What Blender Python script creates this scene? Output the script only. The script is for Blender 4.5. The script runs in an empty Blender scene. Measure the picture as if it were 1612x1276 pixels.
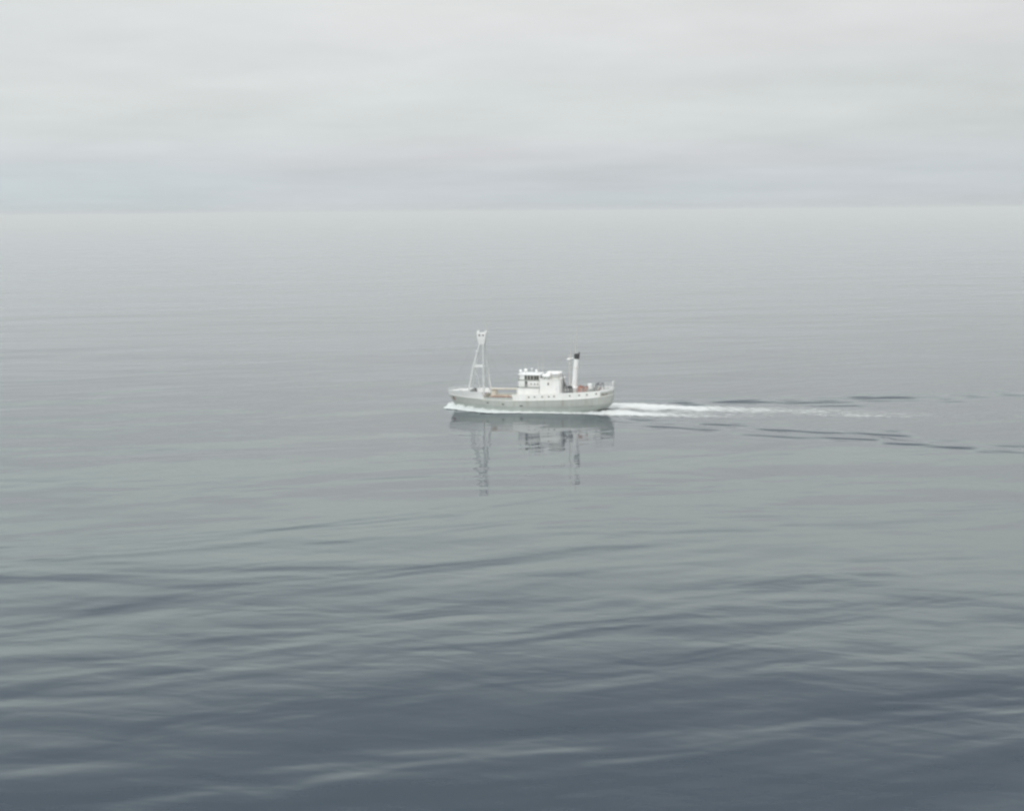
import bpy, math, random
import numpy as np
from mathutils import Matrix, Vector
R = math.radians
random.seed(4)
rng = np.random.default_rng(11)

def lin(r, g, b):
    f = lambda c: (c/255/12.92) if c/255 <= .04045 else ((c/255+.055)/1.055)**2.4
    return (f(r), f(g), f(b), 1)

sc = bpy.context.scene
C = sc.collection
# ------------------------------------------------------------------ camera
CAM_H = 44.1
cd = bpy.data.cameras.new('camera')
cam = bpy.data.objects.new('camera', cd); C.objects.link(cam)
cd.sensor_width = 36; cd.lens = 18/math.tan(R(20.0))
cd.clip_start = 1; cd.clip_end = 200000
cam.matrix_world = Matrix.Translation((0, 0, CAM_H)) @ Matrix.Rotation(R(90-7.82), 4, 'X') @ Matrix.Rotation(R(-0.46), 4, 'Z')
sc.camera = cam
# ------------------------------------------------------------------ sky, sun, exposure
SUN_EL, SUN_AZ = 38, 200          # behind the camera, a little to the left
w = bpy.data.worlds.new('World'); sc.world = w; w.use_nodes = True
nt = w.node_tree; N = nt.nodes; L = nt.links; N.clear()
out = N.new('ShaderNodeOutputWorld'); bg = N.new('ShaderNodeBackground'); L.new(bg.outputs[0], out.inputs[0])
sky = N.new('ShaderNodeTexSky'); sky.sky_type = 'NISHITA'; sky.sun_disc = False
sky.sun_elevation = R(SUN_EL); sky.sun_rotation = R(SUN_AZ)
tc = N.new('ShaderNodeTexCoord'); sep = N.new('ShaderNodeSeparateXYZ'); L.new(tc.outputs['Generated'], sep.inputs[0])
def math_(nt, op, a, b=None, c=None):
    n = nt.nodes.new('ShaderNodeMath'); n.operation = op
    for i, v in enumerate((a, b, c)):
        if v is None: continue
        if isinstance(v, (int, float)): n.inputs[i].default_value = v
        else: nt.links.new(v, n.inputs[i])
    return n.outputs[0]
ramp = N.new('ShaderNodeValToRGB'); cr = ramp.color_ramp
stops = [(0.0, (194, 200, 205)), (0.010, (197, 206, 211)), (0.028, (201, 209, 214)), (0.040, (210, 214, 218)), (0.065, (219, 223, 223)),
         (0.13, (220, 223, 223)), (0.20, (210, 219, 211)), (0.30, (204, 213, 212)), (0.40, (205, 209, 220)), (0.60, (203, 210, 214)), (1.0, (222, 225, 228))]
while len(cr.elements) < len(stops): cr.elements.new(0.5)
for e, (p, c) in zip(cr.elements, stops): e.position = p; e.color = lin(*c)
L.new(math_(nt, 'MAXIMUM', sep.outputs[2], 0.0), ramp.inputs[0])
# cloud layer: noise on the plane of the cloud base, so that it narrows to streaks at the horizon
zz = math_(nt, 'ADD', math_(nt, 'MAXIMUM', sep.outputs[2], 0.0), 0.085)
comb = N.new('ShaderNodeCombineXYZ')
L.new(math_(nt, 'DIVIDE', sep.outputs[0], zz), comb.inputs[0]); L.new(math_(nt, 'DIVIDE', sep.outputs[1], zz), comb.inputs[1])
def wnoise(scale, detail, rough, off):
    m = N.new('ShaderNodeMapping'); m.inputs['Location'].default_value = off; L.new(comb.outputs[0], m.inputs[0])
    n = N.new('ShaderNodeTexNoise'); n.inputs['Scale'].default_value = scale; n.inputs['Detail'].default_value = detail
    n.inputs['Roughness'].default_value = rough; L.new(m.outputs[0], n.inputs[0]); return n.outputs[0]
n1 = wnoise(0.45, 3, .5, (3.1, 1.7, 0)); n2 = wnoise(1.1, 6, .6, (7, 4, 2)); n3 = wnoise(.35, 2, .5, (17, 9, 2))
cl = math_(nt, 'ADD', math_(nt, 'MULTIPLY', math_(nt, 'SUBTRACT', n1, .5), .26), math_(nt, 'MULTIPLY', math_(nt, 'SUBTRACT', n2, .5), .25))
# the cloud base is a little thinner to the left
side = math_(nt, 'MULTIPLY', sep.outputs[0], -0.09)
fac = math_(nt, 'ADD', math_(nt, 'ADD', cl, 1.0), side)
mul = N.new('ShaderNodeMix'); mul.data_type = 'RGBA'; mul.blend_type = 'MULTIPLY'; mul.inputs[0].default_value = 1
tint = N.new('ShaderNodeMix'); tint.data_type = 'RGBA'; tint.inputs[6].default_value = (.995, 1.005, 1.0, 1); tint.inputs[7].default_value = (1.018, .99, .99, 1)
tr = N.new('ShaderNodeMapRange'); tr.inputs[1].default_value = .4; tr.inputs[2].default_value = .62; L.new(math_(nt, 'ADD', n3, math_(nt, 'MULTIPLY', sep.outputs[0], .25)), tr.inputs[0]); L.new(tr.outputs[0], tint.inputs[0])
tm = N.new('ShaderNodeMix'); tm.data_type = 'RGBA'; tm.blend_type = 'MULTIPLY'; tm.inputs[0].default_value = 1
L.new(ramp.outputs[0], tm.inputs[6]); L.new(tint.outputs[2], tm.inputs[7])
L.new(tm.outputs[2], mul.inputs[6]); L.new(fac, mul.inputs[7])
sk = N.new('ShaderNodeMix'); sk.data_type = 'RGBA'; sk.blend_type = 'MULTIPLY'; sk.inputs[0].default_value = 1
L.new(sky.outputs[0], sk.inputs[6]); sk.inputs[7].default_value = (.1, .1, .1, 1)
mix = N.new('ShaderNodeMix'); mix.data_type = 'RGBA'; mix.inputs[0].default_value = 0.05
# overcast: unseen bright and dark belts added to grade the water, brightest overhead
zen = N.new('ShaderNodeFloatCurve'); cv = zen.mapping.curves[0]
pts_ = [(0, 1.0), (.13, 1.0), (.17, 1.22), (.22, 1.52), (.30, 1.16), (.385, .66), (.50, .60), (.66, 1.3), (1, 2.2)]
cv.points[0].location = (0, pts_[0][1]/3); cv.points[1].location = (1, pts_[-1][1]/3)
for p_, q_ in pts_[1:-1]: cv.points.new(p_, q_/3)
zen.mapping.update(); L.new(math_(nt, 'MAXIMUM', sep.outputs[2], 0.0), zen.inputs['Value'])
zm = N.new('ShaderNodeMix'); zm.data_type = 'RGBA'; zm.blend_type = 'MULTIPLY'; zm.inputs[0].default_value = 1
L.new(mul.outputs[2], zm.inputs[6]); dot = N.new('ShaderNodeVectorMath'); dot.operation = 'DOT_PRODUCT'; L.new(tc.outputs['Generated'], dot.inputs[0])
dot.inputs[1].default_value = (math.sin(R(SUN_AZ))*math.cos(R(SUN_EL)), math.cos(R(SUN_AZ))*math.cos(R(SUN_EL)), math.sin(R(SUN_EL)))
glow = math_(nt, 'MULTIPLY', math_(nt, 'POWER', math_(nt, 'MAXIMUM', dot.outputs['Value'], 0.0), 2.5), 1.1)  # sky glow added behind the camera to light the boat's near side
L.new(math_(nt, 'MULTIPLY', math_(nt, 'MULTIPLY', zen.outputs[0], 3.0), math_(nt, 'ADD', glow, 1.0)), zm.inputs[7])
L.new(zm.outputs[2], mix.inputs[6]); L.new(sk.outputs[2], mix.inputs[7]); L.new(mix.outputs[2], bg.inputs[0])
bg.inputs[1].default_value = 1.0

sl = bpy.data.lights.new('sun', 'SUN'); sl.energy = 1.5; sl.angle = R(16); sl.color = (1, .975, .93)
so = bpy.data.objects.new('sun', sl); C.objects.link(so)
d = Vector((math.sin(R(SUN_AZ))*math.cos(R(SUN_EL)), math.cos(R(SUN_AZ))*math.cos(R(SUN_EL)), math.sin(R(SUN_EL))))
so.rotation_euler = d.to_track_quat('Z', 'Y').to_euler()
sc.view_settings.view_transform = 'Standard'; sc.view_settings.look = 'None'
sc.view_settings.exposure = 0; sc.view_settings.gamma = 1
sc.cycles.pixel_filter_type = 'BLACKMAN_HARRIS'; sc.cycles.filter_width = 2.6
sc.cycles.max_bounces = 6; sc.cycles.transparent_max_bounces = 12; sc.cycles.caustics_reflective = False

# ------------------------------------------------------------------ helpers
def tag(o, label=None, cat=None, group=None, kind=None):
    if label: o['label'] = label
    if cat: o['category'] = cat
    if group: o['group'] = group
    if kind: o['kind'] = kind
    return o

def mat(name, col, rough=.5, var=.06, scale=1.2, metal=0, streak=None, bump=0):
    m = bpy.data.materials.new(name); m.use_nodes = True; t = m.node_tree; b = t.nodes['Principled BSDF']
    b.inputs['Roughness'].default_value = rough; b.inputs['Metallic'].default_value = metal
    co = t.nodes.new('ShaderNodeTexCoord'); mp = t.nodes.new('ShaderNodeMapping'); t.links.new(co.outputs['Object'], mp.inputs[0])
    n = t.nodes.new('ShaderNodeTexNoise'); n.inputs['Scale'].default_value = scale; n.inputs['Detail'].default_value = 5
    mp.inputs['Scale'].default_value = (1, 1, .35); t.links.new(mp.outputs[0], n.inputs[0])
    r = t.nodes.new('ShaderNodeValToRGB'); r.color_ramp.elements[0].position = .3; r.color_ramp.elements[1].position = .7
    a = [max(0, c*(1-var*2)) for c in col]; r.color_ramp.elements[0].color = (*a, 1); r.color_ramp.elements[1].color = (*[min(1, c*(1+var)) for c in col], 1)
    t.links.new(n.outputs[0], r.inputs[0]); last = r.outputs[0]
    if streak:
        n2 = t.nodes.new('ShaderNodeTexNoise'); mp2 = t.nodes.new('ShaderNodeMapping'); mp2.inputs['Scale'].default_value = (1.6, 1.6, .12)
        t.links.new(co.outputs['Object'], mp2.inputs[0]); t.links.new(mp2.outputs[0], n2.inputs[0]); n2.inputs['Scale'].default_value = 1.5; n2.inputs['Detail'].default_value = 4
        r2 = t.nodes.new('ShaderNodeMapRange'); r2.inputs[1].default_value = .52; r2.inputs[2].default_value = .8; r2.inputs[4].default_value = .6
        t.links.new(n2.outputs[0], r2.inputs[0])
        mx = t.nodes.new('ShaderNodeMix'); mx.data_type = 'RGBA'; t.links.new(r2.outputs[0], mx.inputs[0]); t.links.new(last, mx.inputs[6]); mx.inputs[7].default_value = (*streak, 1)
        last = mx.outputs[2]
    t.links.new(last, b.inputs['Base Color'])
    if bump:
        bp = t.nodes.new('ShaderNodeBump'); bp.inputs['Distance'].default_value = bump; t.links.new(n.outputs[0], bp.inputs['Height']); t.links.new(bp.outputs[0], b.inputs['Normal'])
    return m

M = dict(
    white=mat('white_paint', (.85, .845, .815), .45, .03, 1.0, streak=(.68, .62, .54)),
    clean=mat('clean_white_paint', (.80, .80, .785), .4, .02, 1.5),
    mast=mat('mast_paint', (.66, .67, .66), .5, .04, 2),
    grey=mat('grey_hull_paint', (.43, .445, .415), .5, .05, .8, streak=(.27, .235, .18)),
    grey2=mat('green_grey_hull_paint', (.34, .365, .34), .5, .06, .8),
    dark=mat('dark_steel', (.06, .06, .06), .5, .15, 3),
    black=mat('black_paint', (.012, .012, .013), .5, .1, 3),
    glass=mat('window_glass', (.035, .037, .03), .12, .05, 1),
    deck=mat('deck_planking', (.20, .185, .16), .8, .15, 2),
    rust=mat('rust_brown_paint', (.26, .13, .10), .8, .25, 3, bump=.1),
    net=mat('red_brown_net', (.30, .125, .085), .95, .35, 5, bump=.15),
    wood=mat('weathered_boards', (.45, .35, .27), .8, .15, 2),
    tan=mat('beige_paint', (.62, .58, .50), .6, .08, 2),
    greyeq=mat('grey_machinery_paint', (.22, .23, .21), .6, .15, 2),
    stain=mat('rust_stain', (.22, .20, .16), .8, .2, 3),
)

class MB:
    def __init__(s): s.v = []; s.f = []; s.smooth = False
    def add(s, vs, fs):
        o = len(s.v); s.v += [tuple(map(float, p)) for p in vs]; s.f += [tuple(i+o for i in f) for f in fs]; return s
    def box(s, c, size, rz=0, taper=1.0, ry=0, bev=0.0):
        hx, hy, hz = size[0]/2, size[1]/2, size[2]/2
        b = min(bev, hx*.45, hy*.45)
        ring = [(hx-b, hy), (hx, hy-b), (hx, -hy+b), (hx-b, -hy), (-hx+b, -hy), (-hx, -hy+b), (-hx, hy-b), (-hx+b, hy)] if b > 0 else [(hx, hy), (hx, -hy), (-hx, -hy), (-hx, hy)]
        mt = Matrix.Translation(c) @ Matrix.Rotation(rz, 4, 'Z') @ Matrix.Rotation(ry, 4, 'Y')
        n = len(ring); vs = []
        for z, k in ((-hz, 1), (hz-b*.6, 1 if taper == 1 else taper), (hz, taper*(1-b*.5/max(hx, .01)))):
            vs += [mt @ Vector((x*k, y*k, z)) for x, y in ring]
        fs = [tuple(range(n)), tuple(reversed(range(2*n, 3*n)))] 
        for l in range(2):
            for i in range(n):
                j = (i+1) % n; fs.append((l*n+i, l*n+n+i, l*n+n+j, l*n+j))
        return s.add(vs, fs)
    def tube(s, pts, r, n=10, cap=True):
        pts = [Vector(p) for p in pts]; rr = r if isinstance(r, (list, tuple)) else [r]*len(pts)
        vs = []; 
        for i, p in enumerate(pts):
            t = (pts[min(i+1, len(pts)-1)]-pts[max(i-1, 0)]).normalized()
            a = t.orthogonal().normalized() if i == 0 else (pa - t*pa.dot(t)).normalized()
            pa = a; b = t.cross(a)
            vs += [p + (a*math.cos(2*math.pi*k/n)+b*math.sin(2*math.pi*k/n))*rr[i] for k in range(n)]
        fs = []
        for i in range(len(pts)-1):
            for k in range(n):
                j = (k+1) % n; fs.append((i*n+k, i*n+j, i*n+n+j, i*n+n+k))
        if cap: fs += [tuple(reversed(range(n))), tuple(range(len(vs)-n, len(vs)))]
        return s.add(vs, fs)
    def build(s, name, m, parent=None, smooth=None, loc=None):
        me = bpy.data.meshes.new(name); me.from_pydata(s.v, [], s.f); me.materials.append(m)
        me.validate(); me.update()
        o = bpy.data.objects.new(name, me); C.objects.link(o)
        if parent: o.parent = parent
        if loc: o.location = loc
        if smooth is not None:
            me.polygons.foreach_set('use_smooth', [True]*len(me.polygons))
            if smooth < 180: me.set_sharp_from_angle(angle=R(smooth))
        return o

# ------------------------------------------------------------------ boat frame
BX, BY, YAW, LEN = 4.0, 313.0, 12.0, 38.0
rotB = R(180-YAW)
cb, sb = math.cos(rotB), math.sin(rotB)
def to_boat(x, y):            # world -> (u aft of the bow, v towards the camera side)
    dx, dy = x-BX, y-BY
    return LEN/2-(dx*cb+dy*sb), (-dx*sb+dy*cb)
def from_boat(u, v):
    lx = LEN/2-u
    return BX+lx*cb-v*sb, BY+lx*sb+v*cb
def ss(a, b, x): t = np.clip((x-a)/(b-a), 0, 1); return t*t*(3-2*t)

_wr = np.random.default_rng(5)
crests = []
for side, s0 in ((1, 44), (-1, 40)):
    s = s0
    while s < 230:
        ang = R(18.6+_wr.uniform(-1.8, 1.2))
        crests.append((s*math.cos(ang), side*s*math.sin(ang), side, _wr.uniform(3.5, 5.5), _wr.uniform(2.6, 3.6), _wr.uniform(.7, 1.15)*min(1, 80/s)**.05))
        if _wr.random() < .6:
            crests.append((s*math.cos(ang)+_wr.uniform(3, 7), side*(s*math.sin(ang)+_wr.uniform(-6.5, -4)), side, _wr.uniform(3, 5), _wr.uniform(1.8, 2.6), _wr.uniform(.5, .9)*min(1, 80/s)**.05))
        s += _wr.uniform(6.5, 12)
def wake_h(x, y):             # height of the ship's waves, metres
    u, v = to_boat(x, y)
    h = np.zeros_like(u)
    for cu, cv, side, ln, wd, amp in crests:
        a = R(11)*side         # crests lie a few degrees off the boat's course
        du, dv = u-cu, v-cv
        p = du*math.cos(a)+dv*math.sin(a); q = -du*math.sin(a)+dv*math.cos(a)
        q = q - .015*p*p*side/ln*2
        h += amp*(.25 if side > 0 else .28)*np.exp(-(p/ln)**2-(q/(wd*1.4))**2)*np.cos(q/wd*1.9)
    # stern waves between the arms
    a = np.maximum(u-37, 0)
    h += .10*np.exp(-a/45)*ss(0, 4, a)*np.exp(-(v/(4+.12*a))**2)*np.sin(a*.55)
    # swell pushed aside along the hull
    h += .18*np.exp(-((np.abs(v)-6.2)/1.6)**2)*np.exp(-((u-8)/9)**2)
    return h

# ------------------------------------------------------------------ water
def axis(lo, hi, step, far, growth=1.09):
    mid = np.arange(lo, hi+1e-6, step); a = [hi]; s = step
    while a[-1] < far: s *= growth; a.append(a[-1]+s)
    b = [lo]; s = step
    while b[-1] > -far: s *= growth; b.append(b[-1]-s)
    return np.concatenate([np.array(b[1:][::-1]), mid, np.array(a[1:])])
def grid_mesh(name, X, Y, Z, m, attrs=None):
    ny, nx = X.shape
    me = bpy.data.meshes.new(name); co = np.stack([X, Y, Z], -1).reshape(-1, 3).astype(np.float32)
    i = np.arange((ny-1)*(nx-1)); r = i//(nx-1); c = i % (nx-1); a = r*nx+c
    q = np.stack([a, a+1, a+nx+1, a+nx], -1).astype(np.int32)
    me.vertices.add(len(co)); me.vertices.foreach_set('co', co.ravel())
    me.loops.add(q.size); me.loops.foreach_set('vertex_index', q.ravel())
    me.polygons.add(len(q)); me.polygons.foreach_set('loop_start', (np.arange(len(q))*4).astype(np.int32))
    me.polygons.foreach_set('use_smooth', np.ones(len(q), bool))
    me.update(calc_edges=True); me.materials.append(m)
    for k, v in (attrs or {}).items():
        at = me.attributes.new(k, 'FLOAT', 'POINT'); at.data.foreach_set('value', v.astype(np.float32).ravel())
    o = bpy.data.objects.new(name, me); C.objects.link(o); return o

def water_material():
    m = bpy.data.materials.new('sea_water'); m.use_nodes = True; t = m.node_tree; b = t.nodes['Principled BSDF']
    nd = t.nodes; lk = t.links
    co = nd.new('ShaderNodeTexCoord')
    def noise(sx, sy, rot, detail, rough, off=(0, 0, 0), dist=0.0):
        mp = nd.new('ShaderNodeMapping'); mp.vector_type = 'TEXTURE'
        mp.inputs['Scale'].default_value = (sx, sy, 1); mp.inputs['Rotation'].default_value = (0, 0, R(rot)); mp.inputs['Location'].default_value = off
        lk.new(co.outputs['Object'], mp.inputs[0])
        n = nd.new('ShaderNodeTexNoise'); n.inputs['Scale'].default_value = 1; n.inputs['Detail'].default_value = detail
        n.inputs['Roughness'].default_value = rough; n.inputs['Distortion'].default_value = dist
        lk.new(mp.outputs[0], n.inputs[0]); return n.outputs[0]
    swell = noise(70, 27, 14, 3, .5, (11, 3, 0), .6)
    mid = noise(19, 8.5, 15, 2, .4, (5, 9, 0), .5)
    chop = noise(7.5, 3.4, -13, 2, .45, (1, 2, 0), .4)
    big = noise(44, 16, 17, 2, .4, (7, 31, 0), .5)
    vast = noise(270, 95, 10, 2, .5, (70, 20, 0), .5)
    rip = noise(1.6, .8, 4, 2, .5)
    patch = noise(190, 70, 12, 3, .55, (40, 20, 0))
    pr = nd.new('ShaderNodeMapRange'); pr.inputs[1].default_value = .35; pr.inputs[2].default_value = .65; pr.inputs[3].default_value = .45; pr.inputs[4].default_value = 1.25
    lk.new(patch, pr.inputs[0])
    # a breeze ruffles the water nearest to the viewer more than the glassy water farther out
    sp = nd.new('ShaderNodeSeparateXYZ'); lk.new(co.outputs['Object'], sp.inputs[0])
    br = nd.new('ShaderNodeMapRange'); br.interpolation_type = 'SMOOTHSTEP'
    br.inputs[1].default_value = 100; br.inputs[2].default_value = 240; br.inputs[3].default_value = 1.0; br.inputs[4].default_value = .46
    lk.new(sp.outputs[1], br.inputs[0])
    amp = math_(t, 'MULTIPLY', pr.outputs[0], br.outputs[0])
    fr = nd.new('ShaderNodeMapRange'); fr.interpolation_type = 'SMOOTHERSTEP'; fr.inputs[1].default_value = 250; fr.inputs[2].default_value = 1100; fr.inputs[3].default_value = 1; fr.inputs[4].default_value = .12
    lk.new(sp.outputs[1], fr.inputs[0]); amp = math_(t, 'MULTIPLY', amp, fr.outputs[0])
    fw = nd.new('ShaderNodeMapRange'); fw.inputs[1].default_value = 350; fw.inputs[2].default_value = 4000; fw.inputs[3].default_value = 1; fw.inputs[4].default_value = .15
    lk.new(sp.outputs[1], fw.inputs[0])
    h = math_(t, 'MULTIPLY', math_(t, 'MULTIPLY', swell, WS[0]), fw.outputs[0])
    fc = nd.new('ShaderNodeMapRange'); fc.inputs[1].default_value = 280; fc.inputs[2].default_value = 800; fc.inputs[3].default_value = 1; fc.inputs[4].default_value = .08
    lk.new(sp.outputs[1], fc.inputs[0]); chop = math_(t, 'MULTIPLY', chop, fc.outputs[0])
    h = math_(t, 'ADD', h, math_(t, 'MULTIPLY', vast, 1.6))
    h = math_(t, 'ADD', h, math_(t, 'MULTIPLY', math_(t, 'MULTIPLY', big, .27), amp))
    for k, s in zip(WS[1:], (mid, chop, rip)):
        h = math_(t, 'ADD', h, math_(t, 'MULTIPLY', math_(t, 'MULTIPLY', s, k), amp))
    bp = nd.new('ShaderNodeBump'); bp.inputs['Strength'].default_value = 1; bp.inputs['Distance'].default_value = 1
    lk.new(h, bp.inputs['Height']); lk.new(bp.outputs[0], b.inputs['Normal'])
    b.inputs['Base Color'].default_value = (.030, .046, .060, 1)
    b.inputs['IOR'].default_value = 1.42; b.inputs['Roughness'].default_value = .04
    return m
WS = (.75, .215, .060, .009)
Mwater = water_material()
xs = axis(-90, 150, .6, 90000); ys = axis(250, 400, .42, 90000)
X, Y = np.meshgrid(xs, ys)
near = (X > -130) & (X < 230) & (Y > 190) & (Y < 460)
Z = np.zeros_like(X); Z[near] = wake_h(X[near], Y[near])
tag(grid_mesh('water', X, Y, Z, Mwater), kind='structure')

# ------------------------------------------------------------------ hull shape
itp = lambda x, xp, yp: float(np.interp(x, xp, yp))
def u0(z): return 1.9*(1-min(max(z, -1.2)/4.4, 1))**1.15 if z < 4.4 else 0.0
def u1(z): return itp(z, [-1.2, 0, .5, 1.0, 1.8, 3, 6], [30.5, 33.8, 35.6, 36.8, 37.6, 38, 38.1])
def hb(u, z):
    a, b = u0(z), u1(z); s = min(max((u-a)/(b-a), 0), 1)
    B = itp(z, [-1.2, 0, 2, 4, 6], [2.9, 3.6, 4.0, 4.15, 4.2]); sf = itp(z, [0, 4.5], [.42, .30]); e = itp(z, [0, 4.5], [1.05, .72])
    f = math.sin(math.pi/2*min(s/sf, 1))**e if s > 0 else 0
    sa = .80
    if s > sa: f *= math.sqrt(max(0, 1-((s-sa)/(1-sa))**2.3))
    return B*f
G = lambda u: itp(u, [0, 2, 5, 8, 12, 15, 20, 28, 33, 38], [3.35, 3.15, 2.95, 2.85, 2.7, 2.65, 2.75, 3.1, 3.5, 4.1])
TB = lambda u: itp(u, [0, 2, 5, 8.9], [4.1, 4.35, 4.5, 4.4])
TA = lambda u: itp(u, [14.6, 20, 28, 33, 38], [3.95, 4.1, 4.6, 4.95, 5.35])
def P(u, v, z): return (LEN/2-u, v, z)
boat = bpy.data.objects.new('fishing_boat', None); C.objects.link(boat)
boat.location = (BX, BY, 0); boat.rotation_euler = (0, 0, rotB)
tag(boat, 'white and grey steel fishing boat under way with tall forward mast and slim black-topped funnel', 'boat')

sst = [0.0]+[.5-.5*math.cos(math.pi*k/56) for k in range(1, 56)]+[1.0]
def station(s, zf):
    u = s*LEN
    for _ in range(4): z = zf(u); u = u0(z)+s*(u1(z)-u0(z))
    return u, z
def hull_skin(mb, zlo, zhi, rows, off=0.0):
    for side in (1, -1):
        vs = []
        for j in range(rows+1):
            t = j/rows
            for s in sst:
                u, z = station(s, lambda uu: zlo(uu)+(zhi(uu)-zlo(uu))*t)
                v = hb(u, z)
                vs.append(P(u, side*(v+(off if v > .01 else 0)), z))
        n = len(sst); fs = []
        for j in range(rows):
            for i in range(n-1):
                q = (j*n+i, j*n+i+1, (j+1)*n+i+1, (j+1)*n+i); fs.append(q if side > 0 else q[::-1])
        mb.add(vs, fs)
KN = lambda u: itp(u, [0, 8, 15, 28, 38], [1.9, 1.5, 1.25, 1.45, 2.2])
m = MB(); hull_skin(m, KN, G, 6); hull = m.build('hull', M['grey'], boat, smooth=60)
m = MB(); hull_skin(m, lambda u: -1.2, KN, 8, .012); m.build('lower_hull', M['grey2'], hull, smooth=60)

def strip(mb, ua, ub, zlo, zhi, thick=.12, sides=(1, -1), off=.01, slant=0.0, n=48):
    """a plate wall that follows the hull side between ua and ub, with thickness"""
    for side in sides:
        vs = []
        for i in range(n+1):
            k = i/n; k = (.5-.5*math.cos(math.pi*k)) if ub > 37 or ua < 1 else k
            for zf, inner, top in ((zlo, 0, 0), (zhi, 0, 1), (zhi, 1, 1), (zlo, 1, 0)):
                end = ub+(0 if top else slant)
                u = ua+(end-ua)*k; z = zf(u); uu = min(max(u, u0(z)), u1(z)); v = hb(uu, z)+off
                if v < off+.001: v = 0.0
                if inner:
                    v = max(v-thick, 0.0)
                    if uu > 36.5: uu = uu-thick*(uu-36.5)/1.5
                    if uu < 1.5: uu = uu+thick*(1.5-uu)
                vs.append(P(uu, side*v, z))
        fs = []
        for i in range(n):
            for a in range(4):
                b = (a+1) % 4; q = (i*4+a, i*4+b, i*4+4+b, i*4+4+a); fs.append(q if side < 0 else q[::-1])
        fs += [(0, 1, 2, 3), (n*4+3, n*4+2, n*4+1, n*4)]
        mb.add(vs, fs)
m = MB(); strip(m, 0, 8.7, G, TB, slant=.75); bw = m.build('bow_bulwark', M['clean'], boat, smooth=50)
for sd in (1, -1):
    m = MB(); strip(m, 9.4, 16.0, G, lambda u: 3.3, n=12, sides=(sd,)); m.build('bulwark', M['grey'], boat)
m = MB(); strip(m, 15.85, 35.4, G, TA); up = m.build('upper_plating', M['white'], boat)
m = MB(); strip(m, 35.4, 38.1, G, lambda u: TA(u)-.38); m.build('stern_plating', M['grey'], boat, smooth=50)
m = MB(); strip(m, 35.4, 38.1, lambda u: TA(u)-.38, lambda u: TA(u)+.18, thick=.2, off=.03); m.build('stern_cap', M['clean'], boat, smooth=50)
m = MB(); strip(m, .05, 38.05, lambda u: G(u)-.07, lambda u: G(u)+.07, thick=.3, off=.07, n=90); m.build('rubbing_strake', M['white'], hull)
m = MB(); strip(m, 3.0, 37, lambda u: KN(u)-.05, lambda u: KN(u)+.05, thick=.3, off=.05, n=90); m.build('lower_rubbing_strake', M['grey2'], hull)
# decks
def deck(ua, ub, zf, name, mtl, inset=.1):
    vs = []; fs = []; n = 24
    for i in range(n+1):
        u = ua+(ub-ua)*i/n; z = zf(u); uu = min(max(u, u0(z)+.05), u1(z)-.02); v = max(hb(uu, z)-inset, .01)
        vs += [P(uu, v, z), P(uu, -v, z)]
    for i in range(n): fs.append((i*2, i*2+1, i*2+3, i*2+2))
    mb = MB().add(vs, fs); return mb.build(name, mtl, boat)
deck(.2, 9.2, lambda u: G(u)+.55, 'forecastle_deck', M['deck'])
deck(9.2, 16.2, lambda u: 2.35, 'well_deck', M['deck'])
deck(16.1, 37.9, lambda u: TA(u)-.75, 'after_deck', M['deck'])
m = MB(); m.box(P(9.22, 0, 2.9), (.12, 7.4, 1.2)); m.build('forecastle_bulkhead', M['tan'], boat)
m = MB(); m.box(P(16.1, 0, 3.0), (.12, 7.9, 1.5)); m.build('house_bulkhead', M['tan'], boat)

def hull_patch(name, u, z, lu, lz, mtl, parent, sides=(1, -1), round_=False, off=.03, deep=.03):
    """a plate lying on the curved side"""
    outs = []
    for side in sides:
        n = 14; vs = []
        ring = [(math.cos(2*math.pi*k/n), math.sin(2*math.pi*k/n)) for k in range(n)]
        if not round_: ring = [(abs(a)**.45*math.copysign(1, a), abs(b)**.45*math.copysign(1, b)) for a, b in ring]
        for o in (off, off-deep-.05):
            for a, b in ring:
                uu, z_ = u+a*lu/2, z+b*lz/2; vs.append(P(uu, side*(hb(uu, z_)+o), z_))
        fs = [tuple(range(n)) if side < 0 else tuple(reversed(range(n)))]+[(k, (k+1) % n, n+(k+1) % n, n+k) for k in range(n)]
        outs.append(MB().add(vs, fs).build(name, mtl, parent))
    return outs
for u in (19.6, 20.9, 22.6, 24.1, 25.3, 28.8, 30.9, 32.6, 34.6):
    z = (G(u)+TA(u))/2+.08
    for side in (1, -1):
        rim = hull_patch('porthole', u, z, .42, .42, M['tan'], up, (side,), True, off=.05)[0]
        hull_patch('porthole_glass', u, z, .30, .30, M['glass'], rim, (side,), True, off=.065)
for u, z in ((10.1, 2.0), (13.7, 1.75), (17.8, 1.45)):
    for side in (1, -1): hull_patch('scupper', u, z, .75 if u > 17 else .55, .34, M['dark'], hull, (side,), off=.035)
hull_patch('stain_panel', 36.35, 4.25, 1.25, .62, M['stain'], hull, off=.045)
hull_patch('anchor_recess', 1.55, 2.75, .5, .5, M['stain'], hull, off=.04)
for side in (1, -1):
    m = MB(); v = lambda u, z: side*(hb(u, z)+.12)
    m.tube([P(1.65, v(1.65, 2.9), 2.95), P(1.75, v(1.75, 2.3), 2.25)], .06, 8)
    m.tube([P(1.35, v(1.35, 2.5), 2.5), P(1.75, v(1.75, 2.2), 2.2), P(2.1, v(2.1, 2.4), 2.42)], .07, 8)
    m.build('anchor', M['rust'], boat, smooth=40)

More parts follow.
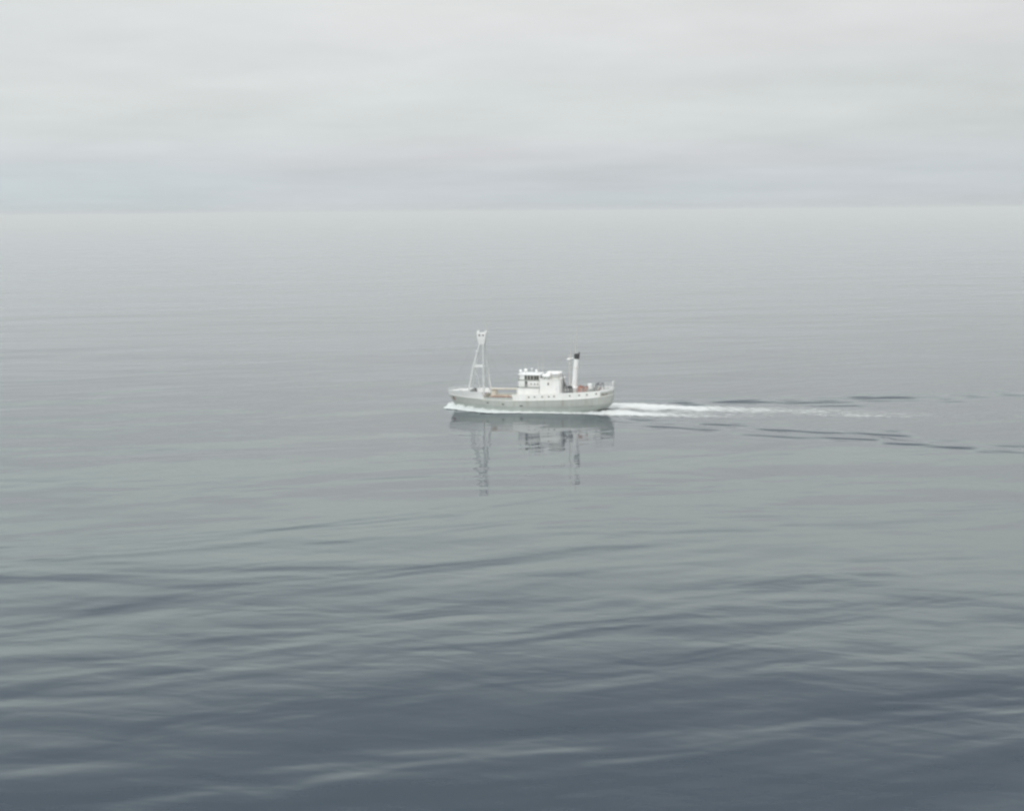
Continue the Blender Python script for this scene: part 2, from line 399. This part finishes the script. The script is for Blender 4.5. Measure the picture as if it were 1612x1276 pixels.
# railings
def rail(name, pts, h=.95, mtl=None, bars=(1, .5), r=.028, parent=None):
    m = MB()
    for b in bars: m.tube([(p[0], p[1], p[2]+h*b) for p in pts], r, 6)
    for i, p in enumerate(pts): m.tube([p, (p[0], p[1], p[2]+h)], r, 6)
    return m.build(name, mtl or M['mast'], parent or boat)
for side in (1, -1):
    rail('bow_railing', [P(u, side*max(hb(u, TB(u))-.08, .03), TB(u)) for u in (.25, 1.2, 2.4, 3.6, 4.8, 6, 7.2)], .6)
us = [27, 28.5, 30, 31.5, 33, 34.5, 35.8]+[36.8, 37.5]
for side in (1, -1):
    rail('stern_railing', [P(u, side*(hb(u, TA(u))-.1), TA(u)+(.15 if u > 35.4 else 0)) for u in us]+[P(37.95, .0, TA(38)+.15)], .85, bars=(1, .66, .33))

# ------------------------------------------------------------------ forward mast
mast = MB(); HZ = 14.4
def leg(pts, r): return MB().tube(pts, r, 12).build('leg', M['mast'], fm, smooth=40)
hd = MB()
prof = [(14.8, .62, .5), (15.3, .72, .6), (16.1, .92, .75), (17.2, 1.02, .8), (17.35, 1.02, .8)]
vs = []
for z, a, b in prof: vs += [P(8.15-a, -b, z), P(8.15+a, -b, z), P(8.15+a, b, z), P(8.15-a, b, z)]
fs = [(0, 1, 2, 3)]+[(l*4+i, l*4+4+i, l*4+4+(i+1) % 4, l*4+(i+1) % 4) for l in range(4) for i in range(4)]
# open top: floor inside
vs += [P(8.15-.9, -.7, 16.2), P(8.15+.9, -.7, 16.2), P(8.15+.9, .7, 16.2), P(8.15-.9, .7, 16.2),
       P(8.15-.94, -.72, 17.35), P(8.15+.94, -.72, 17.35), P(8.15+.94, .72, 17.35), P(8.15-.94, .72, 17.35)]
k = 20
fs += [(k, k+3, k+2, k+1)]+[(k+i, k+(i+1) % 4, k+4+(i+1) % 4, k+4+i) for i in range(4)]+[(16+i, k+4+i, k+4+(i+1) % 4, 16+(i+1) % 4) for i in range(4)]
fm = MB().add(vs, fs); 
fm_root = bpy.data.objects
fm = fm.build('foremast', M['clean'], boat)
for dx in (-.88, .88):
    for dy in (-.62, .62): MB().box(P(8.15+dx, dy, 17.6), (.24, .2, .55)).build('corner_post', M['clean'], fm)
for dx in (-.42, .42):
    for side in (1, -1):
        MB().tube([P(8.15+dx, side*.72, 16.85), P(8.15+dx, side*.90, 16.85)], .2, 14).build('floodlight', M['dark'], fm, smooth=40)
LA = [P(7.75, .55, 14.9), P(6.3, .8, 10.0), P(5.0, 1.05, 3.4)]
LA2 = [P(7.75, -.55, 14.9), P(6.4, -.8, 10.0), P(5.3, -1.05, 3.4)]
LB = [P(8.55, .45, 14.9), P(8.55, .7, 10.0), P(8.6, .85, 3.0)]
LC = [P(8.65, -.45, 14.9), P(9.0, -1.0, 10.0), P(10.05, -1.7, 2.3)]
leg(LA, [.19, .2, .22]); leg(LB, [.19, .22, .24]); leg(LC, [.15, .18, .24]); leg(LA2, [.10, .10, .11])
MB().box(P(7.4, .75, 9.9), (2.3, .12, .62)).build('cross_plate', M['mast'], fm)
MB().box(P(7.5, 0, 9.7), (2.4, 1.9, .12)).build('platform', M['mast'], fm)
MB().box(P(7.15, .45, 13.1), (.7, .9, .35)).build('lamp_bracket', M['mast'], fm)
m = MB(); m.tube([P(6.25, .75, 9.6), P(7.1, .5, 7.4), P(7.5, .2, 5.3), P(7.6, .2, 3.4)], .08, 8); m.build('brace', M['mast'], fm)
m = MB()
for z in np.arange(4, 14, .4): m.tube([P(8.6, .62, z), P(8.6, 1.1, z)], .03, 6)
m.tube([P(8.6, 1.08, 3.5), P(8.6, 1.08, 14.6)], .035, 6); m.build('ladder', M['mast'], fm)
m = MB(); m.tube([P(8.9, 0, 16.2), P(9.3, 0, 20.0)], [.06, .03], 6); m.build('antenna', M['tan'], fm)
# base housing and derrick boom over the well deck
m = MB(); m.box(P(10.75, -.6, 3.4), (1.1, 1.5, 2.3), bev=.15); m.build('winch_house', M['tan'], boat)
m = MB(); m.tube([P(10.2, .4, 4.75), P(17, -.4, 4.75)], [.24, .17], 12); m.build('derrick_boom', M['tan'], boat, smooth=40)
m = MB(); m.tube([P(16.2, -.3, 2.4), P(16.2, -.3, 4.6)], .12, 8); m.box(P(16.2, -.3, 4.62), (.3, .8, .1)); m.build('boom_rest', M['tan'], boat)
m = MB(); m.box(P(13.2, .2, 2.75), (4.2, 3.6, .8), bev=.08); hc = m.build('hatch_coaming', M['tan'], boat)
m = MB()
for i in range(5): m.box(P(10.5+i*.85, .2, 3.22), (.8, 3.5, .14))
m.build('hatch_cover', M['wood'], hc)
m = MB(); m.box(P(12.6, 2.9, 3.15), (3.0, .35, .5)); m.box(P(14.9, 2.7, 3.05), (1.2, .6, .6)); m.build('deck_locker', M['rust'], boat)
# windlass on the forecastle
m = MB(); m.tube([P(6.0, -1.1, 4.2), P(6.0, 1.1, 4.2)], [.35]*2, 14); m.tube([P(6.0, -1.5, 4.2), P(6.0, -1.1, 4.2)], .5, 14); m.tube([P(6.0, 1.1, 4.2), P(6.0, 1.5, 4.2)], .5, 14)
m.box(P(6.0, 0, 3.75), (1.4, 1.8, .5)); m.box(P(6.5, .2, 4.35), (.6, .8, .9)); m.build('windlass', M['dark'], boat, smooth=40)
for u, v in ((2.6, .9), (2.6, -.9), (4.0, 1.6), (4.0, -1.6)):
    z = G(u)+.55; m = MB(); m.tube([P(u, v, z), P(u, v, z+.45)], .13, 8); m.tube([P(u+.45, v, z), P(u+.45, v, z+.45)], .13, 8); m.build('bollard', M['dark'], boat)

# ------------------------------------------------------------------ wheelhouse
def prism(ring, z0, z1):
    n = len(ring); vs = [P(u, v, z0) for u, v in ring]+[P(u, v, z1) for u, v in ring]
    return vs, [tuple(range(n)), tuple(reversed(range(n, 2*n)))]+[(i, n+i, n+(i+1) % n, (i+1) % n) for i in range(n)]
def rring(ua, ub, hw, rf, rr, n=5):
    pts = []
    for cu, cv, r, a0 in ((ua+rf, hw-rf, rf, 90), (ua+rf, -hw+rf, rf, 180), (ub-rr, -hw+rr, rr, 270), (ub-rr, hw-rr, rr, 0)):
        for k in range(n+1):
            a = R(a0+90*k/n); pts.append((cu+r*math.cos(a), cv+r*math.sin(a)))
    return pts
def block(name, ua, ub, hw, z0, z1, mtl, parent, rf=.2, rr=.2):
    vs, fs = prism(rring(ua, ub, hw, rf, rr), z0, z1); return MB().add(vs, fs).build(name, mtl, parent, smooth=35)
wh = block('wheelhouse', 16.85, 21.75, 2.75, 5.6, 7.1, M['white'], boat, .7, .15)
block('lower_house', 16.6, 21.75, 3.1, 3.3, 5.5, M['white'], wh, .5, .15)
block('bridge_deck', 16.55, 21.85, 3.25, 5.5, 5.6, M['greyeq'], wh, .6, .15)
block('bridge_sill', 16.7, 21.85, 2.9, 7.1, 7.22, M['greyeq'], wh, .8, .15)
core = block('bridge_front', 17.0, 21.75, 2.6, 7.22, 8.22, M['clean'], wh, .8, .15)
block('roof', 16.75, 21.9, 2.75, 8.22, 8.32, M['clean'], wh, .9, .2)
for side in (1, -1):
    for u in (18.65, 19.35, 20.05, 20.75, 21.35):
        f = MB().box(P(u, side*2.615, 7.72), (.62, .05, .98)).build('window', M['tan'], wh)
        MB().box(P(u, side*2.65, 7.72), (.54, .05, .90)).build('pane', M['glass'], f)
    f = MB().box(P(18.75, side*2.78, 6.3), (.62, .05, 1.25)).build('door', M['greyeq'], wh)
    MB().box(P(18.75, side*2.81, 6.5), (.42, .04, .55)).build('pane', M['glass'], f)
    for u in (19.9, 20.7, 21.35):
        f = MB().tube([P(u, side*2.74, 6.3), P(u, side*2.79, 6.3)], .2, 12).build('porthole', M['tan'], wh)
        MB().tube([P(u, side*2.78, 6.3), P(u, side*2.81, 6.3)], .14, 12).build('porthole_glass', M['glass'], f)
for v in (-1.5, -.75, 0, .75, 1.5):
    f = MB().box(P(16.88, v, 7.72), (.05, .62, .9)).build('window', M['tan'], wh)
    MB().box(P(16.85, v, 7.72), (.05, .52, .8)).build('pane', M['glass'], f)
rail('bridge_railing', [P(u, v, 5.6) for u, v in ((21.8, 3.15), (20.5, 3.15), (19.1, 3.15), (17.7, 3.15), (16.8, 2.6), (16.7, 0), (16.8, -2.6), (17.7, -3.15), (19.1, -3.15), (21.8, -3.15))], .9)
def dome(u, v, z, r, name='radar_dome'):
    m = MB(); m.tube([P(u, v, z), P(u, v, z+.35), P(u, v, z+.38)]+[P(u, v, z+.38+r*(1-math.cos(math.pi*k/6))) for k in range(1, 6)], [.08, .08, r*.3]+[r*math.sin(math.pi*k/6) for k in range(1, 6)], 12); m.build(name, M['clean'], wh, smooth=60)
dome(18.3, .9, 8.3, .42); dome(17.2, 1.3, 8.2, .38); dome(20.6, .3, 8.3, .30)
m = MB(); m.tube([P(19.45, -.4, 8.25), P(19.45, -.4, 9.3)], .07, 8); m.box(P(19.45, -.4, 9.35), (.2, 1.7, .15)); m.build('radar_scanner', M['clean'], wh)
m = MB()
for u, v, h in ((21.2, 1.4, 3.4), (21.7, -1.6, 4.0), (17.6, -1.4, 2.2)): MB().tube([P(u, v, 8.1), P(u, v, 8.2+h)], [.04, .02], 6).build('antenna', M['tan'], wh)
# after house
ah = block('after_house', 21.8, 26.7, 2.95, 3.4, 7.3, M['white'], boat, .1, .9)
block('boat_deck', 21.75, 26.8, 3.03, 7.3, 7.4, M['white'], ah, .1, 1.0)
for side in (1, -1):
    f = MB().box(P(23.75, side*2.97, 6.4), (.34, .05, .62)).build('window', M['tan'], ah); MB().box(P(23.75, side*3.0, 6.4), (.26, .04, .52)).build('pane', M['glass'], f)
    f = MB().box(P(25.85, side*2.97, 5.2), (.75, .06, 1.75)).build('door', M['clean'], ah)
    MB().box(P(25.6, side*3.02, 5.2), (.12, .06, .12)).build('handle', M['dark'], f)
block('engine_casing', 23.0, 26.3, 1.7, 7.4, 8.75, M['white'], ah, .4, .6)
block('skylight', 21.95, 22.8, 1.2, 7.4, 7.9, M['greyeq'], ah, .1, .1)
m = MB(); m.tube([P(22.35, 2.35, 8.1), P(22.47, 2.35, 8.1), P(24.05, 2.35, 8.1), P(24.17, 2.35, 8.1)], [.25, .40, .40, .25], 16); m.build('life_raft_canister', M['clean'], ah, smooth=50)
for u in (22.9, 23.8): MB().box(P(u, 2.35, 7.55), (.1, .8, .3)).build('raft_cradle', M['greyeq'], ah)
# ship's boat on the boat deck
m = MB(); vs = []; n = 12
for i in range(n+1):
    t = i/n; u = 23.9+2.7*t; wd = .72*math.sin(math.pi*min(max(t, .03), .97))**.55; zt = 8.6+.18*(2*t-1)**2
    vs += [P(u, 2.1+wd*c, zt-.75*(1-abs(c)**2.2)*(1-.5*(2*t-1)**4)) for c in (-1, -.8, -.45, 0, .45, .8, 1)]+[P(u, 2.1, zt+.22*math.sin(math.pi*t))]
for i in range(n):
    for a in range(8): fs_ = (i*8+a, i*8+8+a, i*8+8+(a+1) % 8, i*8+(a+1) % 8); m.f.append(fs_)
m.v = [tuple(p) for p in vs]; m.f += [tuple(range(8)), tuple(reversed(range(n*8, n*8+8)))]
m.build('lifeboat', M['clean'], boat, smooth=50)
for u in (24.5, 26.2):
    m = MB(); m.tube([P(u, 2.9, 7.4), P(u, 3.0, 8.6), P(u, 2.7, 9.0), P(u, 2.1, 9.05)], .07, 8); m.build('davit', M['tan'], boat)
rail('boat_deck_railing', [P(u, -3.0, 7.4) for u in (22, 23.1, 24.2, 25.3, 26.2)], .85, parent=ah)
# crane post behind the house
m = MB(); m.tube([P(27.1, 1.7, 3.9), P(27.05, 1.7, 6.6), P(26.8, 1.6, 8.3)], [.2, .15, .09], 8); m.tube([P(27.05, 1.7, 6.9), P(27.85, 2.2, 5.3), P(27.9, 2.2, 4.3)], [.14, .24, .22], 8); m.build('crane', M['dark'], boat)
# funnel
fu = MB(); pts = []; rr = []
for z, r in ((3.9, .72), (5.6, .70), (5.65, .62), (9, .60), (11.75, .575)):
    pts.append(P(29.0+.085*(z-3.9), 0, z)); rr.append(r)
fu = MB().tube(pts, rr, 20).build('funnel', M['clean'], boat, smooth=40)
MB().tube([P(29.0+.085*(z-3.9), 0, z) for z in (11.75, 12.85)], [.60, .60], 20).build('funnel_cap', M['black'], fu, smooth=40)
MB().tube([P(30.1, 0, 12.8), P(30.35, 0, 13.2)], [.14, .14], 10).build('exhaust_pipe', M['black'], fu)
MB().tube([P(29.12, 0, 5.2), P(29.12, 0, 5.6)], [.9, .8], 20).build('funnel_base', M['clean'], fu, smooth=40)
MB().tube([P(29.49, 0, 9.7), P(29.5, 0, 9.78)], [.66, .66], 20).build('funnel_band', M['tan'], fu, smooth=40)
am = MB().tube([P(28.1, .0, 4.0), P(28.05, 0, 11.6), P(28, 0, 12.6)], [.12, .085, .06], 10).build('after_mast', M['tan'], boat, smooth=40)
m = MB(); m.tube([P(27.6, 0, 11.75), P(29.1, 0, 11.9)], .10, 8); m.box(P(27.9, 0, 11.6), (.9, .8, .08)); m.tube([P(28.05, -1.2, 10.7), P(28.05, 1.2, 10.7)], .05, 8); m.build('crosstree', M['clean'], am)
m = MB(); m.tube([P(29.2, -.5, 11.4), P(29.5, -.5, 18.9)], [.10, .05], 6); m.tube([P(28.3, .3, 11.8), P(28.3, .3, 17.2)], [.05, .025], 6); m.build('antenna', M['tan'], am)
# rigging
m = MB()
for a, b in ((P(7.4, .3, 16.6), P(.5, 0, 4.3)), (P(7.4, 0, 16.7), P(17.0, 0, 8.2)), (P(8.3, .8, 14.5), P(13.5, 3.9, 3.3)), (P(8.3, -.8, 14.5), P(13.5, -3.9, 3.3)), (P(9.4, .4, 5.0), P(7.9, .3, 13.9)), (P(27.4, 0, 12.4), P(37.4, 0, 6.2)), (P(27.4, 0, 12.5), P(20.8, 0, 8.2))):
    m.tube([a, b], .016, 4)
m.build('rigging', M['greyeq'], boat)
# after deck gear
def dk(u): return TA(u)-.75
for u, v, r in ((28.3, 1.3, .42), (28.9, 2.0, .38)):
    m = MB(); m.tube([P(u, v, dk(u)), P(u, v, dk(u)+1.3), P(u+.0, v, dk(u)+1.65), P(u-.35, v, dk(u)+1.8)], [r*.6, r*.55, r*.8, r], 12); m.build('ventilator', M['dark'], boat, smooth=50)
m = MB(); m.box(P(32.6, -.5, dk(32.6)+1.0), (.9, 1.0, 2.0), bev=.1); m.build('deck_box', M['clean'], boat)
wi = MB(); wi.tube([P(33.8, -.9, dk(33.8)+.9), P(33.8, 1.3, dk(33.8)+.9)], .45, 16); wi.box(P(33.8, .2, dk(33.8)+.25), (1.3, 2.4, .5)); wi.build('winch', M['greyeq'], boat, smooth=40)
m = MB(); m.tube([P(33.9, 1.8, dk(34)), P(34.3, 1.8, dk(34)+2.05), P(35.3, 1.8, dk(35)+1.9), P(35.6, 1.8, dk(35.6))], .1, 8); m.tube([P(33.9, -1.8, dk(34)), P(34.3, -1.8, dk(34)+2.05), P(35.3, -1.8, dk(35)+1.9), P(35.6, -1.8, dk(35.6))], .1, 8)
m.tube([P(34.3, -1.8, dk(34)+2.05), P(34.3, 1.8, dk(34)+2.05)], .1, 8); m.tube([P(35.3, -1.8, dk(35)+1.9), P(35.3, 1.8, dk(35)+1.9)], .1, 8); m.build('gallows', M['dark'], boat, smooth=40)
m = MB(); m.box(P(32.95, 2.0, dk(33)+.55), (1.2, .8, 1.0), bev=.1); m.build('deck_locker', M['greyeq'], boat)
m = MB(); m.box(P(37.75, .0, 5.95), (.16, 1.0, 1.5)); m.tube([P(37.8, 0, 6.0), P(37.9, 0, 7.0)], .1, 8); m.build('stern_post', M['clean'], boat)
for u, v in ((36.6, 1.0), (36.6, -1.0)):
    m = MB(); m.tube([P(u, v, dk(u)), P(u, v, dk(u)+.7)], .16, 10); m.build('bollard', M['dark'], boat)

for u, v in ((27.7, 2.6), (31.4, -1.6)):
    m = MB(); m.tube([P(u, v-.45, dk(u)+.45), P(u, v-.4, dk(u)+.45)], .45, 14); m.tube([P(u, v-.4, dk(u)+.45), P(u, v+.4, dk(u)+.45)], .3, 14); m.tube([P(u, v+.4, dk(u)+.45), P(u, v+.45, dk(u)+.45)], .45, 14); m.build('rope_drum', M['dark'], boat, smooth=40)
for u, v in ((34.9, .4), (30.0, -2.0)):
    m = MB(); m.tube([P(u, v, dk(u)), P(u, v, dk(u)+.9), P(u, v+.05, dk(u)+1.15)], [.3, .3, .2], 12); m.build('capstan', M['rust'], boat, smooth=40)
# net heaps: things of their own, resting on the deck
def heap(name, u, v, lu, lv, h, seed, mtl, label, cat, grp=None):
    r = np.random.default_rng(seed); na, nr = 40, 14; vs = []; ph = r.uniform(0, 6.3, 12)
    for j in range(nr+1):
        t = j/nr
        for i in range(na):
            a = 2*math.pi*i/na
            rad = (1+.13*math.sin(3*a+ph[0])+.08*math.sin(7*a+ph[1]))*t
            x, y = rad*math.cos(a)*lu/2, rad*math.sin(a)*lv/2
            z = h*(1-t**2.6)*(1+.22*math.sin(x*4.2+ph[2])*math.sin(y*3.7+ph[3])+.12*math.sin(x*9+ph[4])*math.cos(y*8+ph[5]))
            vs.append((x, y, z))
    fs = [(j*na+i, j*na+(i+1) % na, (j+1)*na+(i+1) % na, (j+1)*na+i) for j in range(nr) for i in range(na)]+[tuple(reversed(range(nr*na, nr*na+na)))]
    o = MB().add(vs, fs).build(name, mtl, None, smooth=180)
    x, y = from_boat(u, v); o.location = (x, y, dk(u)+.01); o.rotation_euler = (0, 0, rotB)
    return tag(o, label, cat, grp)
heap('net_heap', 30.75, .8, 2.3, 3.2, 1.7, 1, M['net'], 'large rust red heap of nets on the boat just behind the funnel', 'net heap')
heap('net_heap', 32.1, 1.3, 1.4, 2.2, 1.55, 2, M['rust'], 'smaller brown heap of nets beside the white deck box', 'net heap')

# ------------------------------------------------------------------ foam
def foam_material(name, lo, hi, sc_, col=(.80, .84, .85)):
    m = bpy.data.materials.new(name); m.use_nodes = True; t = m.node_tree; nd = t.nodes; lk = t.links; b = nd['Principled BSDF']
    b.inputs['Base Color'].default_value = (*col, 1); b.inputs['Roughness'].default_value = .9
    at = nd.new('ShaderNodeAttribute'); at.attribute_name = 'foam'
    co = nd.new('ShaderNodeTexCoord'); mp = nd.new('ShaderNodeMapping'); mp.vector_type = 'TEXTURE'; mp.inputs['Scale'].default_value = sc_; lk.new(co.outputs['Object'], mp.inputs[0])
    n = nd.new('ShaderNodeTexNoise'); n.inputs['Scale'].default_value = 1; n.inputs['Detail'].default_value = 5; n.inputs['Roughness'].default_value = .6; n.inputs['Distortion'].default_value = .4
    lk.new(mp.outputs[0], n.inputs[0])
    k = math_(t, 'ADD', at.outputs['Fac'], math_(t, 'MULTIPLY', math_(t, 'SUBTRACT', n.outputs[0], .5), 1.3))
    r = nd.new('ShaderNodeMapRange'); r.interpolation_type = 'SMOOTHSTEP'; r.inputs[1].default_value = lo; r.inputs[2].default_value = hi; lk.new(k, r.inputs[0])
    g = math_(t, 'MULTIPLY', r.outputs[0], math_(t, 'MINIMUM', math_(t, 'MULTIPLY', at.outputs['Fac'], 3.0), 1.0))
    lk.new(g, b.inputs['Alpha']); return m
Mfoam = foam_material('sea_foam', .12, 1.0, (3.6, 1.3, 1), (.56, .575, .56))
Mbow = foam_material('bow_foam', .05, .5, (1.6, .7, 1), (.56, .585, .575))
# bow wave along both sides, in the boat's own axes
def bow_wave():
    us = np.linspace(-1.0, 37.0, 190); ws = np.linspace(0, 1, 14)
    for side, name in ((1, 'bow_wave_foam'), (-1, 'bow_wave_foam')):
        X = np.zeros((len(ws), len(us))); Y = X.copy(); Z = X.copy(); A = X.copy()
        for i, u in enumerate(us):
            wd = itp(u, [-1, 0, 2, 6, 10, 15, 22, 30, 34, 37], [.4, 1.0, 1.9, 3.7, 4.6, 3.3, 1.7, 1.5, 2.8, 3.6])
            hh = itp(u, [-1, 0, 1.5, 3, 6, 10, 15, 22, 30, 37], [.3, 1.0, 1.45, 1.3, .85, .5, .32, .28, .35, .5])
            base = hb(min(max(u, 1.95), 33.5), .1) if u < 33.5 else hb(33.5, .1)*0.8
            if u < 1.95: base = 0
            if u > 30: base = hb(30, .1)*(1-.035*(u-30))-.2
            for j, q in enumerate(ws):
                v = max(base-.25, 0)+(wd+.25)*q
                x, y = from_boat(u, side*v)
                z = hh*(1-q)**1.3*(1+.22*math.sin(u*2.3+q*3)+.12*math.sin(u*5.1+1))*(1 if side > 0 else .9)+.10*math.exp(-((q-.75)/.16)**2)
                X[j, i], Y[j, i], Z[j, i] = x, y, z+float(wake_h(np.array([x]), np.array([y]))[0])+.03
                cov = itp(u, [-1, 0, 10, 16, 30, 34, 37], [.5, 1.2, 1.1, .8, .7, 1.0, .6])
                A[j, i] = cov*(1-ss(.72, 1.0, q))*(1-ss(36, 37, u))*ss(-1.01, -.6, u)
        if side < 0: X, Y, Z, A = X[::-1], Y[::-1], Z[::-1], A[::-1]
        o = grid_mesh(name, X, Y, Z, Mbow, {'foam': A}); tag(o, kind='stuff')
bow_wave()
def wake_foam():
    a = np.linspace(-1.5, 88, 360); v = np.linspace(-26, 17, 190)
    A_, V = np.meshgrid(a, v); U = 36.2+A_
    X, Y = from_boat(U, V)
    Z = wake_h(X, Y)+.035
    def ridge(c0, c1, w0, w1, fade): 
        c = c0+c1*A_; w_ = w0+w1*A_; return np.exp(-((V-c)/w_)**2)*np.exp(-np.maximum(A_, 0)/fade)
    F = 1.4*ridge(2.6, .06, 2.6, .03, 15)+1.3*ridge(-9.5, .03, 3.8, .03, 30)+.55*ridge(-3, -.02, 8.0, .05, 60)
    F += .35*np.exp(-((A_-56)/9)**2-((V+2.3)/1.6)**2)
    F *= ss(-1.5, 0.3, A_)*(1-ss(70, 88, A_))
    Z += .55*np.exp(-((A_-2)/6)**2)*np.exp(-((V-1.9)/2.4)**2)+.7*np.exp(-((A_-6)/9)**2)*np.exp(-((V+7.6)/3)**2)
    Z += .10*np.minimum(F, 1)*(np.sin(A_*2.1+V*1.3)*np.sin(V*2.7-A_*.6))
    tag(grid_mesh('wake_foam', X[::-1], Y[::-1], Z[::-1], Mfoam, {'foam': F[::-1]}), kind='stuff')
wake_foam()

# ------------------------------------------------------------------ haze over the sea
hv = MB().box((0, 20000, 23.5), (150000, 150000, 61)).build('haze', bpy.data.materials.new('sea_haze'))
tag(hv, kind='stuff')
hm = hv.data.materials[0]; hm.use_nodes = True; hm.node_tree.nodes.clear()
ho = hm.node_tree.nodes.new('ShaderNodeOutputMaterial'); pv = hm.node_tree.nodes.new('ShaderNodeVolumePrincipled')
pv.inputs['Color'].default_value = (.985, 1, .99, 1); pv.inputs['Density'].default_value = 2.3e-4
hm.node_tree.links.new(pv.outputs[0], ho.inputs['Volume'])
